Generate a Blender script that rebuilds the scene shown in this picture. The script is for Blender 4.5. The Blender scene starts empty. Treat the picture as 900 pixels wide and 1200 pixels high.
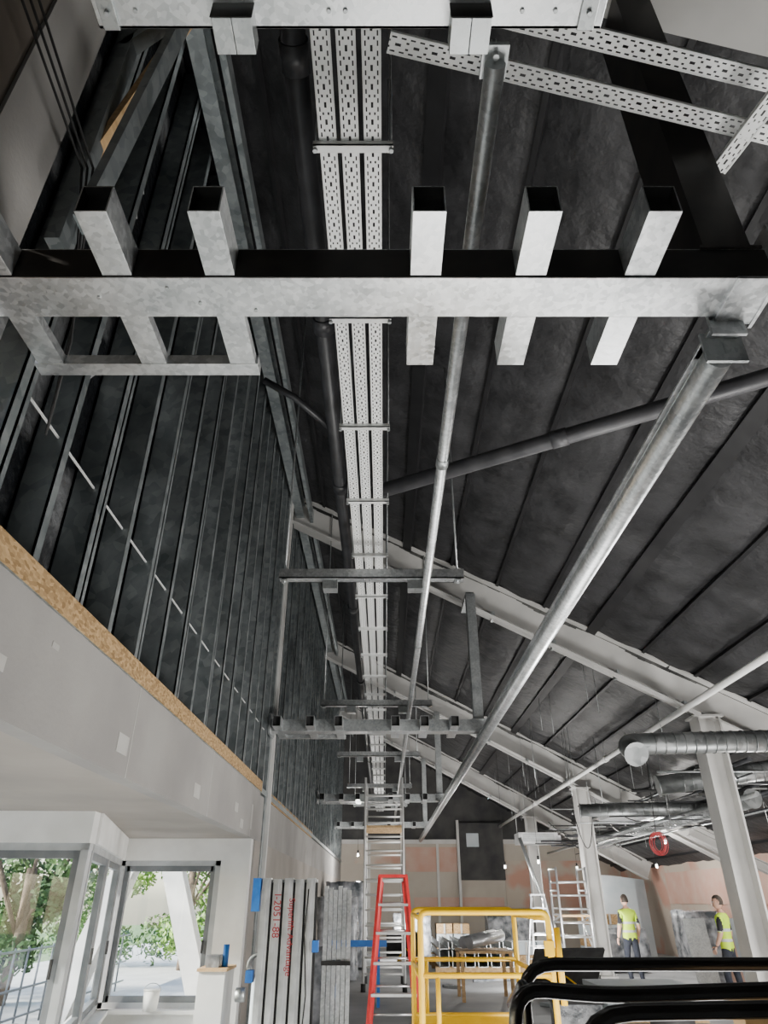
import bpy, bmesh, math, random
from mathutils import Vector, Matrix, noise
random.seed(7)
SC = bpy.context.scene
COL = SC.collection

# ------------------------------------------------------------------ materials
def newmat(name):
    m = bpy.data.materials.new(name); m.use_nodes = True
    nt = m.node_tree
    return m, nt, nt.nodes['Principled BSDF']

def mat(name, c1, c2=None, scale=8.0, rough=0.6, metal=0.0, bump=0.0, bscale=None, stretch=(1,1,1), detail=4, r2=None, lo=.35, hi=.65, bdist=0.02):
    m, nt, b = newmat(name)
    N, L = nt.nodes, nt.links
    if c2 is None: c2 = tuple(min(1, c*1.18) for c in c1)
    tc = N.new('ShaderNodeTexCoord'); mp = N.new('ShaderNodeMapping'); mp.inputs['Scale'].default_value = stretch
    L.new(tc.outputs['Object'], mp.inputs['Vector'])
    no = N.new('ShaderNodeTexNoise'); no.inputs['Scale'].default_value = scale; no.inputs['Detail'].default_value = detail
    L.new(mp.outputs[0], no.inputs['Vector'])
    cr = N.new('ShaderNodeValToRGB'); cr.color_ramp.elements[0].position = lo; cr.color_ramp.elements[1].position = hi
    cr.color_ramp.elements[0].color = (*c1, 1); cr.color_ramp.elements[1].color = (*c2, 1)
    L.new(no.outputs['Fac'], cr.inputs[0]); L.new(cr.outputs[0], b.inputs['Base Color'])
    b.inputs['Roughness'].default_value = rough; b.inputs['Metallic'].default_value = metal
    if r2 is not None:
        mr = N.new('ShaderNodeMapRange'); mr.inputs['To Min'].default_value = rough; mr.inputs['To Max'].default_value = r2
        L.new(no.outputs['Fac'], mr.inputs['Value']); L.new(mr.outputs[0], b.inputs['Roughness'])
    if bump:
        n2 = N.new('ShaderNodeTexNoise'); n2.inputs['Scale'].default_value = bscale or scale*3; n2.inputs['Detail'].default_value = 5
        L.new(mp.outputs[0], n2.inputs['Vector'])
        bp = N.new('ShaderNodeBump'); bp.inputs['Strength'].default_value = bump; bp.inputs['Distance'].default_value = bdist
        L.new(n2.outputs['Fac'], bp.inputs['Height']); L.new(bp.outputs[0], b.inputs['Normal'])
    return m

def galv(name, a, b_, rough=.32, metal=.85, vs=45):
    m, nt, b = newmat(name); N, L = nt.nodes, nt.links
    tc = N.new('ShaderNodeTexCoord')
    vo = N.new('ShaderNodeTexVoronoi'); vo.inputs['Scale'].default_value = vs
    L.new(tc.outputs['Object'], vo.inputs['Vector'])
    no = N.new('ShaderNodeTexNoise'); no.inputs['Scale'].default_value = 5; no.inputs['Detail'].default_value = 6
    L.new(tc.outputs['Object'], no.inputs['Vector'])
    sep = N.new('ShaderNodeSeparateColor'); L.new(vo.outputs['Color'], sep.inputs[0])
    mx = N.new('ShaderNodeMath'); mx.operation = 'MULTIPLY_ADD'; mx.inputs[1].default_value = .3
    L.new(sep.outputs[0], mx.inputs[0])
    m2 = N.new('ShaderNodeMath'); m2.operation = 'MULTIPLY'; m2.inputs[1].default_value = .7
    L.new(no.outputs['Fac'], m2.inputs[0]); L.new(m2.outputs[0], mx.inputs[2])
    cr = N.new('ShaderNodeValToRGB'); cr.color_ramp.elements[0].position = .2; cr.color_ramp.elements[1].position = .75
    cr.color_ramp.elements[0].color = (*a, 1); cr.color_ramp.elements[1].color = (*b_, 1)
    L.new(mx.outputs[0], cr.inputs[0]); L.new(cr.outputs[0], b.inputs['Base Color'])
    mr = N.new('ShaderNodeMapRange'); mr.inputs['To Min'].default_value = rough-.08; mr.inputs['To Max'].default_value = rough+.2
    L.new(mx.outputs[0], mr.inputs['Value']); L.new(mr.outputs[0], b.inputs['Roughness'])
    b.inputs['Metallic'].default_value = metal
    return m

M = {}
M['galv'] = galv('galvanised_steel', (.36,.38,.39), (.72,.735,.74), rough=.3)
M['galvd'] = galv('galvanised_steel_dull', (.28,.30,.305), (.50,.52,.52), rough=.36)
M['stud'] = galv('stud_steel', (.17,.20,.205), (.40,.43,.435), rough=.34, metal=.7, vs=14)
M['alu'] = mat('aluminium', (.50,.51,.52), (.68,.69,.70), 6, .35, .7)
M['inner'] = mat('tube_inside_shade', (.008,.008,.008), (.02,.02,.02), 10, .8)  # shade inside the open tubes, put into the colour
M['shadesteel'] = mat('steel_shade_dark', (.010,.009,.009), (.03,.026,.023), 5, .38, .3)  # galvanised steel in shade, its darkness put into the colour
M['membrane'] = mat('roof_membrane_black', (.010,.010,.011), (.030,.030,.032), 2.0, .48, 0, bump=.6, bscale=4.5, r2=.62, bdist=.07, detail=6)
M['purlin'] = mat('purlin_black', (.004,.004,.005), (.010,.010,.011), 4, .55)
M['blackpipe'] = mat('black_pipe', (.016,.017,.019), (.035,.036,.04), 5, .38)
M['greypipe'] = mat('grey_pipe', (.045,.045,.05), (.08,.08,.085), 5, .45)
M['foil'] = mat('foil_sheathing', (.018,.02,.023), (.40,.41,.42), 1.3, .25, .5, bump=1.0, bscale=7, lo=.50, hi=.70, r2=.45, bdist=.06, detail=7)
M['tape'] = mat('silver_foil_tape', (.40,.41,.42), (.75,.76,.77), 9, .3, .35, bump=1, bscale=30)
M['board'] = mat('plasterboard_grey', (.25,.24,.23), (.31,.30,.285), 1.2, .9, bump=.1, bscale=40)
M['board2'] = mat('soffit_board', (.26,.24,.215), (.33,.30,.27), 1.0, .9)
M['patch'] = mat('joint_compound', (.38,.37,.35), (.44,.43,.41), 6, .9)
M['brown'] = mat('board_brown', (.09,.075,.06), (.13,.11,.09), 2, .85)
M['white'] = mat('white_paint', (.70,.70,.68), (.80,.80,.78), 3, .6)
M['whitesteel'] = mat('painted_steel_offwhite', (.40,.395,.38), (.52,.51,.49), 1.2, .5, r2=.6)
M['soot'] = mat('overspray_steel', (.02,.02,.02), (.10,.10,.095), 1.6, .6, lo=.40, hi=.6, detail=6)
M['concrete'] = mat('concrete_floor', (.24,.25,.26), (.44,.45,.46), .7, .5, bump=.15, bscale=20, r2=.8, detail=8)
M['plaster'] = mat('plaster_wall', (.44,.25,.19), (.42,.36,.30), .7, .9, lo=.42, hi=.52, detail=3)
M['pink'] = mat('pink_plaster', (.46,.27,.21), (.48,.34,.28), 1.5, .9)
M['plaster2'] = mat('plaster_beige', (.36,.32,.27), (.44,.395,.34), .6, .9)
M['darkwall'] = mat('gable_dark', (.03,.03,.032), (.06,.058,.055), 1.5, .85)
M['frame'] = mat('window_frame_grey', (.13,.14,.15), (.18,.19,.20), 5, .4)
M['framel'] = mat('window_frame_light', (.38,.39,.40), (.48,.49,.50), 5, .4, .3)
M['yellow'] = mat('yellow_paint', (.80,.46,.0), (.88,.55,.01), 9, .4)
M['red'] = mat('red_fibreglass', (.48,.015,.02), (.6,.03,.03), 9, .45)
M['blue'] = mat('blue_plastic', (.02,.14,.5), (.03,.2,.62), 9, .45)
M['black'] = mat('black_gloss', (.006,.006,.007), (.012,.012,.014), 9, .22)
M['rubber'] = mat('rubber', (.015,.015,.015), (.03,.03,.03), 9, .8)
M['wood'] = mat('timber', (.45,.28,.13), (.62,.42,.22), 4, .7, stretch=(6,1,6))
M['duct'] = galv('duct_galv', (.13,.14,.14), (.30,.31,.31), rough=.38, metal=.8, vs=8)
M['cable'] = mat('red_cable', (.4,.03,.04), (.5,.05,.05), 9, .5)
M['boardblue'] = mat('board_pale_blue', (.40,.45,.48), (.48,.52,.54), 2, .8)
M['film'] = mat('wrapping_film', (.07,.08,.09), (.38,.39,.41), 4, .25, 0, bump=1, bscale=9)
M['grass'] = mat('grass', (.05,.10,.02), (.12,.2,.05), 6, .9)
M['paving'] = mat('paving', (.4,.4,.38), (.5,.5,.48), 2, .85)
M['leaf'] = mat('leaves', (.04,.12,.012), (.20,.36,.04), 2.5, .6)
M['leafd'] = mat('leaves_dark', (.02,.07,.015), (.10,.20,.04), 2.5, .6)
M['bark'] = mat('bark', (.10,.07,.05), (.18,.13,.09), 9, .9)
M['skin'] = mat('skin', (.50,.29,.21), (.56,.34,.25), 9, .5)
M['hair'] = mat('hair', (.02,.014,.01), (.05,.035,.025), 20, .7)
M['navy'] = mat('trouser_navy', (.015,.018,.03), (.03,.034,.045), 12, .9)
M['tshirt'] = mat('shirt_black', (.015,.015,.017), (.03,.03,.035), 12, .9)
M['eye'] = mat('eye_white', (.7,.7,.7), (.8,.8,.8), 9, .3)
M['lip'] = mat('lips', (.4,.14,.12), (.45,.18,.15), 9, .5)
M['redtext'] = mat('lettering_red', (.35,.02,.03), (.4,.03,.04), 9, .5)

def osb():
    m, nt, b = newmat('osb_board'); N, L = nt.nodes, nt.links
    tc = N.new('ShaderNodeTexCoord'); mp = N.new('ShaderNodeMapping'); mp.inputs['Scale'].default_value = (1, 1, 2.2)
    L.new(tc.outputs['Object'], mp.inputs['Vector'])
    vo = N.new('ShaderNodeTexVoronoi'); vo.inputs['Scale'].default_value = 30
    L.new(mp.outputs[0], vo.inputs['Vector'])
    sep = N.new('ShaderNodeSeparateColor'); L.new(vo.outputs['Color'], sep.inputs[0])
    cr = N.new('ShaderNodeValToRGB')
    cr.color_ramp.elements[0].color = (.22, .13, .05, 1); cr.color_ramp.elements[1].color = (.50, .33, .16, 1)
    L.new(sep.outputs[0], cr.inputs[0]); L.new(cr.outputs[0], b.inputs['Base Color']); b.inputs['Roughness'].default_value = .8
    return m
M['osb'] = osb()

def glass():
    m, nt, b = newmat('window_glass'); N, L = nt.nodes, nt.links
    out = N['Material Output']; tr = N.new('ShaderNodeBsdfTransparent'); tr.inputs[0].default_value = (.9, .94, .93, 1)
    gl = N.new('ShaderNodeBsdfGlossy'); gl.inputs['Roughness'].default_value = .02
    mx = N.new('ShaderNodeMixShader'); mx.inputs[0].default_value = .09
    L.new(tr.outputs[0], mx.inputs[1]); L.new(gl.outputs[0], mx.inputs[2]); L.new(mx.outputs[0], out.inputs[0])
    return m
M['glass'] = glass()

def tray_mat():
    m, nt, b = newmat('perforated_tray_steel'); N, L = nt.nodes, nt.links
    out = N['Material Output']
    b.inputs['Base Color'].default_value = (.80, .81, .80, 1); b.inputs['Metallic'].default_value = .15; b.inputs['Roughness'].default_value = .45
    tc = N.new('ShaderNodeTexCoord'); sp = N.new('ShaderNodeSeparateXYZ'); L.new(tc.outputs['Object'], sp.inputs[0])
    def ma(op, a, c=None, d=None):
        n = N.new('ShaderNodeMath'); n.operation = op
        for i, v in enumerate((a, c, d)):
            if v is None: continue
            if hasattr(v, 'type') or not isinstance(v, (int, float)): L.new(v, n.inputs[i])
            else: n.inputs[i].default_value = v
        return n.outputs[0]
    x = sp.outputs['X']; y = sp.outputs['Y']
    ax = ma('ABSOLUTE', x)
    fy = ma('ABSOLUTE', ma('SUBTRACT', ma('FRACT', ma('MULTIPLY', y, 1/.04)), .5))
    s1 = ma('MULTIPLY', ma('LESS_THAN', fy, .27), ma('LESS_THAN', ma('ABSOLUTE', ma('SUBTRACT', ax, .027)), .0034))
    fy2 = ma('ABSOLUTE', ma('SUBTRACT', ma('FRACT', ma('MULTIPLY', y, 1/.08)), .5))
    s2 = ma('MULTIPLY', ma('LESS_THAN', fy2, .16), ma('LESS_THAN', ax, .0055))
    fy3 = ma('ABSOLUTE', ma('SUBTRACT', ma('FRACT', ma('MULTIPLY_ADD', y, 1/.08, .5)), .5))
    s3 = ma('MULTIPLY', ma('LESS_THAN', fy3, .08), ma('LESS_THAN', ma('ABSOLUTE', ma('SUBTRACT', ax, .012)), .004))
    s = ma('MAXIMUM', ma('MAXIMUM', s1, s2), s3)
    tr = N.new('ShaderNodeBsdfTransparent'); mx = N.new('ShaderNodeMixShader')
    L.new(s, mx.inputs[0]); L.new(b.outputs[0], mx.inputs[1]); L.new(tr.outputs[0], mx.inputs[2]); L.new(mx.outputs[0], out.inputs[0])
    return m
M['tray'] = tray_mat()
M['traysolid'] = mat('tray_steel', (.66,.67,.66), (.76,.77,.76), 12, .45, .25)

def vest_mat():
    m, nt, b = newmat('hi_vis_vest'); N, L = nt.nodes, nt.links
    tc = N.new('ShaderNodeTexCoord'); sp = N.new('ShaderNodeSeparateXYZ'); L.new(tc.outputs['Object'], sp.inputs[0])
    cr = N.new('ShaderNodeValToRGB'); cr.color_ramp.interpolation = 'CONSTANT'
    mr = N.new('ShaderNodeMapRange'); mr.inputs['From Min'].default_value = .9; mr.inputs['From Max'].default_value = 1.5
    L.new(sp.outputs['Z'], mr.inputs['Value']); L.new(mr.outputs[0], cr.inputs[0])
    e = cr.color_ramp.elements; Y = (.55, .80, .03, 1); S = (.5, .52, .5, 1)
    e[0].color = Y; e[0].position = 0; e[1].position = .20; e[1].color = S
    for p, c in ((.28, Y), (.48, S), (.56, Y)):
        k = e.new(p); k.color = c
    L.new(cr.outputs[0], b.inputs['Base Color']); b.inputs['Roughness'].default_value = .7
    return m
M['vest'] = vest_mat()
def emis(name, c, s):
    m, nt, b = newmat(name); b.inputs['Emission Color'].default_value = (*c, 1); b.inputs['Emission Strength'].default_value = s
    b.inputs['Base Color'].default_value = (*c, 1); return m
M['lamp'] = emis('lamp_glow', (1, .97, .9), 12)

# ------------------------------------------------------------------ mesh builder
class MB:
    def __init__(s): s.v = []; s.f = []; s.m = []; s.sm = []; s.mats = []
    def mi(s, k):
        if k not in s.mats: s.mats.append(k)
        return s.mats.index(k)
    def face(s, idx, k, smooth=False): s.f.append(tuple(idx)); s.m.append(s.mi(k)); s.sm.append(smooth)
    def quad(s, pts, k):
        b = len(s.v); s.v += [Vector(p) for p in pts]; s.face(range(b, b+len(pts)), k)
    def box(s, c, d, k, R=None):
        c = Vector(c); hx, hy, hz = d[0]/2, d[1]/2, d[2]/2; b = len(s.v)
        for x, y, z in ((-1,-1,-1),(1,-1,-1),(1,1,-1),(-1,1,-1),(-1,-1,1),(1,-1,1),(1,1,1),(-1,1,1)):
            p = Vector((x*hx, y*hy, z*hz))
            if R: p = R @ p
            s.v.append(c+p)
        for q in ((0,3,2,1),(4,5,6,7),(0,1,5,4),(1,2,6,5),(2,3,7,6),(3,0,4,7)): s.face([b+i for i in q], k)
        return s
    def bx(s, x0, x1, y0, y1, z0, z1, k): return s.box(((x0+x1)/2, (y0+y1)/2, (z0+z1)/2), (abs(x1-x0), abs(y1-y0), abs(z1-z0)), k)
    def frame(s, p1, p2, up=(0,0,1)):
        d = (Vector(p2)-Vector(p1)); L = d.length; d.normalize(); u = Vector(up)
        if abs(d.dot(u)) > .99: u = Vector((0, 1, 0))
        r = d.cross(u).normalized(); u = r.cross(d).normalized()
        return d, r, u, L
    def bar(s, p1, p2, w, h, k, up=(0,0,1)):
        d, r, u, L = s.frame(p1, p2, up); R = Matrix((r, d, u)).transposed()
        s.box((Vector(p1)+Vector(p2))/2, (w, L, h), k, R)
    def rhs(s, p1, p2, w, h, t, k, inner='inner', up=(0,0,1)):
        """hollow rectangular section, open ended"""
        d, r, u, L = s.frame(p1, p2, up); p1 = Vector(p1); p2 = Vector(p2)
        def ring(p, W, H):
            b = len(s.v)
            for a, c in ((-1,-1),(1,-1),(1,1),(-1,1)): s.v.append(p+r*a*W/2+u*c*H/2)
            return b
        o1, o2 = ring(p1, w, h), ring(p2, w, h); i1, i2 = ring(p1, w-2*t, h-2*t), ring(p2, w-2*t, h-2*t)
        for i in range(4):
            j = (i+1) % 4
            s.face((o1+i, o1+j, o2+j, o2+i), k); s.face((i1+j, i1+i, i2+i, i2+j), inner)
            s.face((o1+j, o1+i, i1+i, i1+j), k); s.face((o2+i, o2+j, i2+j, i2+i), k)
    def ibeam(s, p1, p2, depth, width, tf, tw, k, up=(0,0,1)):
        d, r, u, L = s.frame(p1, p2, up); p1 = Vector(p1); p2 = Vector(p2)
        s.bar(p1+u*(depth/2-tf/2), p2+u*(depth/2-tf/2), width, tf, k, u); s.bar(p1-u*(depth/2-tf/2), p2-u*(depth/2-tf/2), width, tf, k, u)
        s.bar(p1, p2, tw, depth-2*tf, k, u)
    def tube(s, p1, p2, r1, k, seg=14, r2=None, caps=True):
        if r2 is None: r2 = r1
        d, r, u, L = s.frame(p1, p2); p1 = Vector(p1); p2 = Vector(p2); b = len(s.v)
        for p, rr in ((p1, r1), (p2, r2)):
            for i in range(seg):
                a = 2*math.pi*i/seg; s.v.append(p+(r*math.cos(a)+u*math.sin(a))*rr)
        for i in range(seg):
            j = (i+1) % seg; s.face((b+i, b+j, b+seg+j, b+seg+i), k, True)
        if caps: s.face([b+i for i in range(seg)][::-1], k); s.face([b+seg+i for i in range(seg)], k)
    def path(s, pts, rad, k, seg=12, caps=True, closed=False):
        pts = [Vector(p) for p in pts]; n = len(pts); b = len(s.v); pu = None
        for i, p in enumerate(pts):
            if closed: d = pts[(i+1) % n]-pts[i-1]
            else: d = (pts[min(i+1, n-1)]-pts[max(i-1, 0)])
            d.normalize()
            if pu is None:
                u = Vector((0,0,1)) if abs(d.z) < .9 else Vector((0,1,0))
            else: u = pu
            r = d.cross(u).normalized(); u = r.cross(d).normalized(); pu = u
            for j in range(seg):
                a = 2*math.pi*j/seg; s.v.append(p+(r*math.cos(a)+u*math.sin(a))*rad)
        for i in range(n if closed else n-1):
            i2 = (i+1) % n
            for j in range(seg):
                q = (j+1) % seg; s.face((b+i*seg+j, b+i*seg+q, b+i2*seg+q, b+i2*seg+j), k, True)
        if caps and not closed:
            s.face([b+j for j in range(seg)][::-1], k); s.face([b+(n-1)*seg+j for j in range(seg)], k)
    def build(s, name, parent=None, loc=None, rot=None, bevel=0):
        me = bpy.data.meshes.new(name)
        if loc is None:
            lo = Vector([min(v[i] for v in s.v) for i in range(3)]); hi = Vector([max(v[i] for v in s.v) for i in range(3)])
            o = (lo+hi)/2; o.z = lo.z
            vs = [v-o for v in s.v]
        else: o = Vector(loc); vs = s.v
        me.from_pydata([tuple(v) for v in vs], [], s.f)
        for k in s.mats: me.materials.append(M[k])
        me.polygons.foreach_set('material_index', s.m); me.polygons.foreach_set('use_smooth', s.sm)
        me.update()
        ob = bpy.data.objects.new(name, me); COL.objects.link(ob); ob.location = o
        if rot: ob.rotation_euler = rot
        if bevel:
            md = ob.modifiers.new('bevel', 'BEVEL'); md.width = bevel; md.segments = 2; md.limit_method = 'ANGLE'
        if parent: ob.parent = parent
        return ob

def bend(pts, r=.1, n=5):
    pts = [Vector(p) for p in pts]; out = [pts[0]]
    for i in range(1, len(pts)-1):
        a, b, c = pts[i-1], pts[i], pts[i+1]
        d1 = (a-b).normalized(); d2 = (c-b).normalized(); rr = min(r, (a-b).length*.45, (c-b).length*.45)
        s, e = b+d1*rr, b+d2*rr
        for t in range(n+1):
            t /= n; out.append(s*(1-t)**2+b*2*t*(1-t)+e*t*t)
    out.append(pts[-1]); return out

XW = -1.74
def zr(x): return 8.55-.517*(x-XW)

# ------------------------------------------------------------------ shell
MB().bx(-4.9, 9.8, -8, 31.2, -.15, 0, 'concrete').build('floor')

m = MB()   # ceiling membrane in sagging, quilted strips
SW = .8; nx = 6; xs0 = -1.95; nstr = 15; ny = 200
for i in range(nstr):
    x0 = xs0+i*SW; b = len(m.v)
    for jy in range(ny+1):
        y = -8+39.2*jy/ny
        q = abs(math.sin(math.pi*(y+.6*(i % 2))/1.2))**.4
        for jx in range(nx+1):
            t = jx/nx; x = min(x0+SW*t, 9.75)
            z = zr(x)-(.03+.045*q)*math.sin(math.pi*t)**.6 - .035*noise.noise(Vector((x*1.7, y*1.3, i*3.1))) - .018*noise.noise(Vector((x*5, y*4, 3)))
            m.v.append(Vector((x, y, z)))
    for jy in range(ny):
        for jx in range(nx):
            a = b+jy*(nx+1)+jx; m.face((a, a+nx+1, a+nx+2, a+1), 'membrane', True)
for i in range(nstr):
    x = xs0+i*SW
    w = .17 if i % 4 == 3 else .05
    m.bar((x, -8, zr(x)-.05), (x, 31.2, zr(x)-.05), w, .06 if w < .1 else .09, 'purlin', up=(.459, 0, .888))
m.quad([(-2.1,-8,zr(-2.1)+.12),(-2.1,31.2,zr(-2.1)+.12),(9.9,31.2,zr(9.9)+.12),(9.9,-8,zr(9.9)+.12)], 'purlin')
m.build('ceiling')

# left stud wall
m = MB()
m.bx(-2.05, -1.93, 2.05, 31.2, 2.75, 8.75, 'foil')
m.bx(-2.05, -1.74, -8, 1.72, 2.75, 8.75, 'brown')
m.bx(-2.05, -1.72, 1.72, 2.12, 4.2, 8.5, 'board')
random.seed(21)     # silver tape patches stuck on the sheathing between studs
for k in range(80):
    yy = 2.5+.52*random.randint(0, 16)+random.uniform(.16, .4); zz = random.uniform(3.1, 5.6) if k % 3 else random.uniform(5, 8); w = random.uniform(.05, .13); h = random.uniform(.08, .34)
    R = Matrix.Rotation(random.uniform(-.6, .6), 3, 'X'); m.box((-1.927, yy, zz), (.008, w, h), 'tape', R)
m.build('wall_left')
random.seed(7)
m = MB()
y = 2.5; i = 0
while y < 30.9:
    if abs(y-10.9) > .25:
        m.bx(-1.93, -1.925+.012, y-.03, y+.03, 2.95, 8.5, 'stud')
        m.bx(-1.93, -1.74, y-.03, y-.022, 2.95, 8.5, 'stud')
        m.bx(-1.752, -1.74, y-.03, y+.035, 2.95, 8.5, 'stud')
        if i % 2 == 0: m.bx(-1.93, -1.74, y+.05, y+.058, 2.95, 8.5, 'stud'); m.bx(-1.752, -1.74, y+.05, y+.09, 2.95, 8.5, 'stud')
    y += .52; i += 1
m.bx(-1.95, -1.735, 2.2, 31, 2.92, 2.99, 'stud')
m.bx(-1.79, -1.78, 2.55, 10.4, 3.79, 3.80, 'traysolid')      # bracing strip running through the studs
m.build('stud_framing')
m = MB(); m.ibeam((-1.62, -2, 8.15), (-1.62, 31, 8.15), .28, .16, .02, .02, 'stud'); m.bx(-1.42,-1.36,-2,31,7.9,8.1,'stud'); m.build('wall_head_channel')
m = MB(); m.bx(-1.74, -1.69, 10.80, 10.88, 0, 8.4, 'whitesteel'); m.bx(-1.80,-1.74,10.65,11.05,0,8.4,'stud'); m.build('wall_post')

# bulkhead
m = MB()
m.bx(-1.86, -1.74, -8, 10.2, 2.31, 2.93, 'board'); m.bx(-1.86, -1.76, 10.2, 31.2, 2.31, 2.9, 'board')
m.bx(-1.90, -1.76, 10.2, 31.2, 0, 2.31, 'board2')
for py, pz, w, h in ((2.9,2.50,.12,.07),(4.55,2.44,.2,.12),(6.6,2.42,.22,.12),(8.5,2.5,.2,.1),(3.4,2.75,.08,.03),(8.9,2.36,.2,.1),(9.6,2.4,.1,.3)):
    m.bx(-1.742, -1.737, py, py+w, pz, pz+h, 'patch')
for yy in (2.4, 4.8, 7.2, 9.6): m.bx(-1.7405, -1.7385, yy, yy+.012, 2.31, 2.93, 'patch')
m.build('bulkhead')
m = MB(); m.bx(-1.88, -1.725, -8, 10.2, 2.93, 3.06, 'osb'); m.bx(-1.88, -1.745, 10.9, 18, 2.9, 3.03, 'osb'); m.build('trim_1')
m = MB(); m.bx(-5.0, -1.86, -8, 10.2, 2.31, 2.42, 'board2'); m.build('soffit')

# dwarf walls / headers / windows on the zig-zag glazed facade
facade = [((-4.6,-8),(-4.6,-3.2)),((-4.6,-3.2),(-4.6,1.8)),((-4.6,1.8),(-4.6,6.72)),((-4.6,6.72),(-2.66,6.82)),((-2.72,6.9),(-3.46,9.88)),((-3.46,9.98),(-2.13,9.98))]
mw = MB()
for a, b in facade:
    mw.bar((*a, .22), (*b, .22), .16, .44, 'white'); mw.bar((*a, 2.18), (*b, 2.18), .16, .26, 'white')
    mw.bar((*a, .455), (*b, .455), .36, .04, 'white')
mw.bx(-2.13, -1.76, 9.9, 10.06, 0, 2.31, 'white')
mw.build('wall_facade')
for i, (a, b) in enumerate(facade):
    m = MB(); A = Vector((*a, 0)); B = Vector((*b, 0)); L = (B-A).length; n = max(1, round(L/1.6)); d = (B-A)/L
    z0, z1 = .475, 2.05; nr = Vector((d.y, -d.x, 0))
    for zz in (z0+.03, z1-.03): m.bar(A+Vector((0,0,zz)), B+Vector((0,0,zz)), .09, .06, 'framel')
    for k in range(n+1):
        p = A+d*min(max(L*k/n, .04), L-.04); m.bar(p+Vector((0,0,z0)), p+Vector((0,0,z1)), .07, .09, 'framel', up=nr)
    for k in range(n):
        p = A+d*(L*k/n+.1); q = A+d*(L*(k+1)/n-.1)
        for zz in (z0+.09, z1-.09): m.bar(p+Vector((0,0,zz)), q+Vector((0,0,zz)), .06, .07, 'frame')
        for pp in (p, q): m.bar(pp+Vector((0,0,z0+.06)), pp+Vector((0,0,z1-.06)), .07, .06, 'frame', up=nr)
        m.quad([p+Vector((0,0,z0+.1)), q+Vector((0,0,z0+.1)), q+Vector((0,0,z1-.1)), p+Vector((0,0,z1-.1))], 'glass')
        hp = q-d*.03+Vector((0,0,1.1)); m.box(hp+nr*.05, (.02,.02,.14), 'rubber')
    m.build('window_%d' % (i+1))

# right, back, rear walls
m = MB(); m.bx(9.6, 9.8, -8, 31.2, 0, 2.75, 'plaster'); m.bx(9.57,9.6,13,16.5,.0,1.7,'plaster2'); m.bx(9.56,9.6,18,26,1.5,2.4,'pink'); m.build('wall_right')
m = MB()
m.bx(-2, 9.8, 31, 31.2, 0, 3.7, 'plaster2')
m.bx(.9, 3.0, 30.96, 31, 2.6, 3.5, 'pink'); m.bx(-1.2, .9, 30.97, 31, 2.9, 3.4, 'plaster'); m.bx(4.9, 9.6, 30.96, 31, .9, 3.0, 'plaster'); m.bx(1.2,4.8,30.97,31,1.2,1.7,'pink')
m.quad([(-2,31.05,3.7),(7.6,31.05,3.7),(-2,31.05,8.7)], 'darkwall')
m.bx(-2, 7.5, 30.9, 31, 3.62, 3.78, 'whitesteel')
for x in (-.6, .8, 2.2): m.bx(x-.05, x+.05, 30.92, 31.0, 0, 3.7, 'whitesteel')
m.build('wall_back')
m = MB(); m.quad([(-5,-8,0),(9.8,-8,0),(9.8,-8,2.7),(-2,-8,8.7),(-5,-8,2.4)], 'darkwall'); m.build('wall_rear')
m = MB(); m.bx(3.1,4.9,30.8,30.96,2.3,4.4,'darkwall'); m.bx(3.4,3.9,30.78,30.8,3.5,4.0,'boardblue'); m.bx(3.0,3.1,30.75,30.96,0,4.5,'whitesteel'); m.build('dark_opening_1')  # black opening as a dark panel, pale patch for its lit window

# ------------------------------------------------------------------ rafters + columns
def rafter(name, y, x0=-1.7, x1=9.3, extra=True):
    m = MB(); off = .37
    p = lambda x, dz: (x, y, zr(x)-dz)
    m.ibeam(p(x0, off), p(x1, off), .56, .3, .03, .03, 'whitesteel', up=(.459, 0, .888))
    R = Matrix.Rotation(math.atan(.517), 3, 'Y'); ca = math.cos(math.atan(.517))
    x = x0+.1
    while x < x1-.3:      # ragged black overspray just under the top flange
        w = .1; h = max(.01, .02+.10*noise.noise(Vector((x*1.1, y, 0)))+.02*random.random())
        m.box((x+w/2, y, zr(x+w/2)-(off-.28+h/2)), (w/ca+.01, .036, h), 'soot', R); x += w
    m.build(name)
    if extra:
        c = MB(); q = lambda x, dz: (x, y-.32, zr(x)-dz)
        c.bar(q(-.6, .82), q(5.1, .82), .07, .05, 'whitesteel')
        for x in (.3, 1.9, 2.9, 3.9, 4.9):
            c.box((x, y-.22, zr(x)-.76), (.05, .24, .12), 'galvd')
        c.build('cable_channel')
rafter('roof_rafter', 1.9, extra=False)
for y in (11.35, 19.5, 26.7): rafter('roof_rafter', y)
for y in (11.35, 19.5, 26.7):
    m = MB(); x = 5.3; zt = zr(x)-.68
    m.ibeam((x, y, .03), (x, y, zt), .36, .36, .03, .02, 'whitesteel', up=(1, 0, 0))
    m.bx(x-.25, x+.25, y-.25, y+.25, 0, .035, 'whitesteel'); m.bx(x-.24, x+.24, y-.2, y+.2, zt-.03, zt, 'whitesteel')
    for sx in (-.21, .21):
        for sy in (-.21, .21): m.tube((x+sx, y+sy, .03), (x+sx, y+sy, .09), .016, 'galvd', 8)
    m.build('steel_column')
m = MB(); m.tube((4.8, -6, 4.25), (4.8, 30.7, 4.25), .05, 'white'); 
for y in (7, 15.3, 23): m.tube((4.8, y-.08, 4.25), (4.8, y+.08, 4.25), .068, 'white')
m.build('tie_tube')

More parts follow.
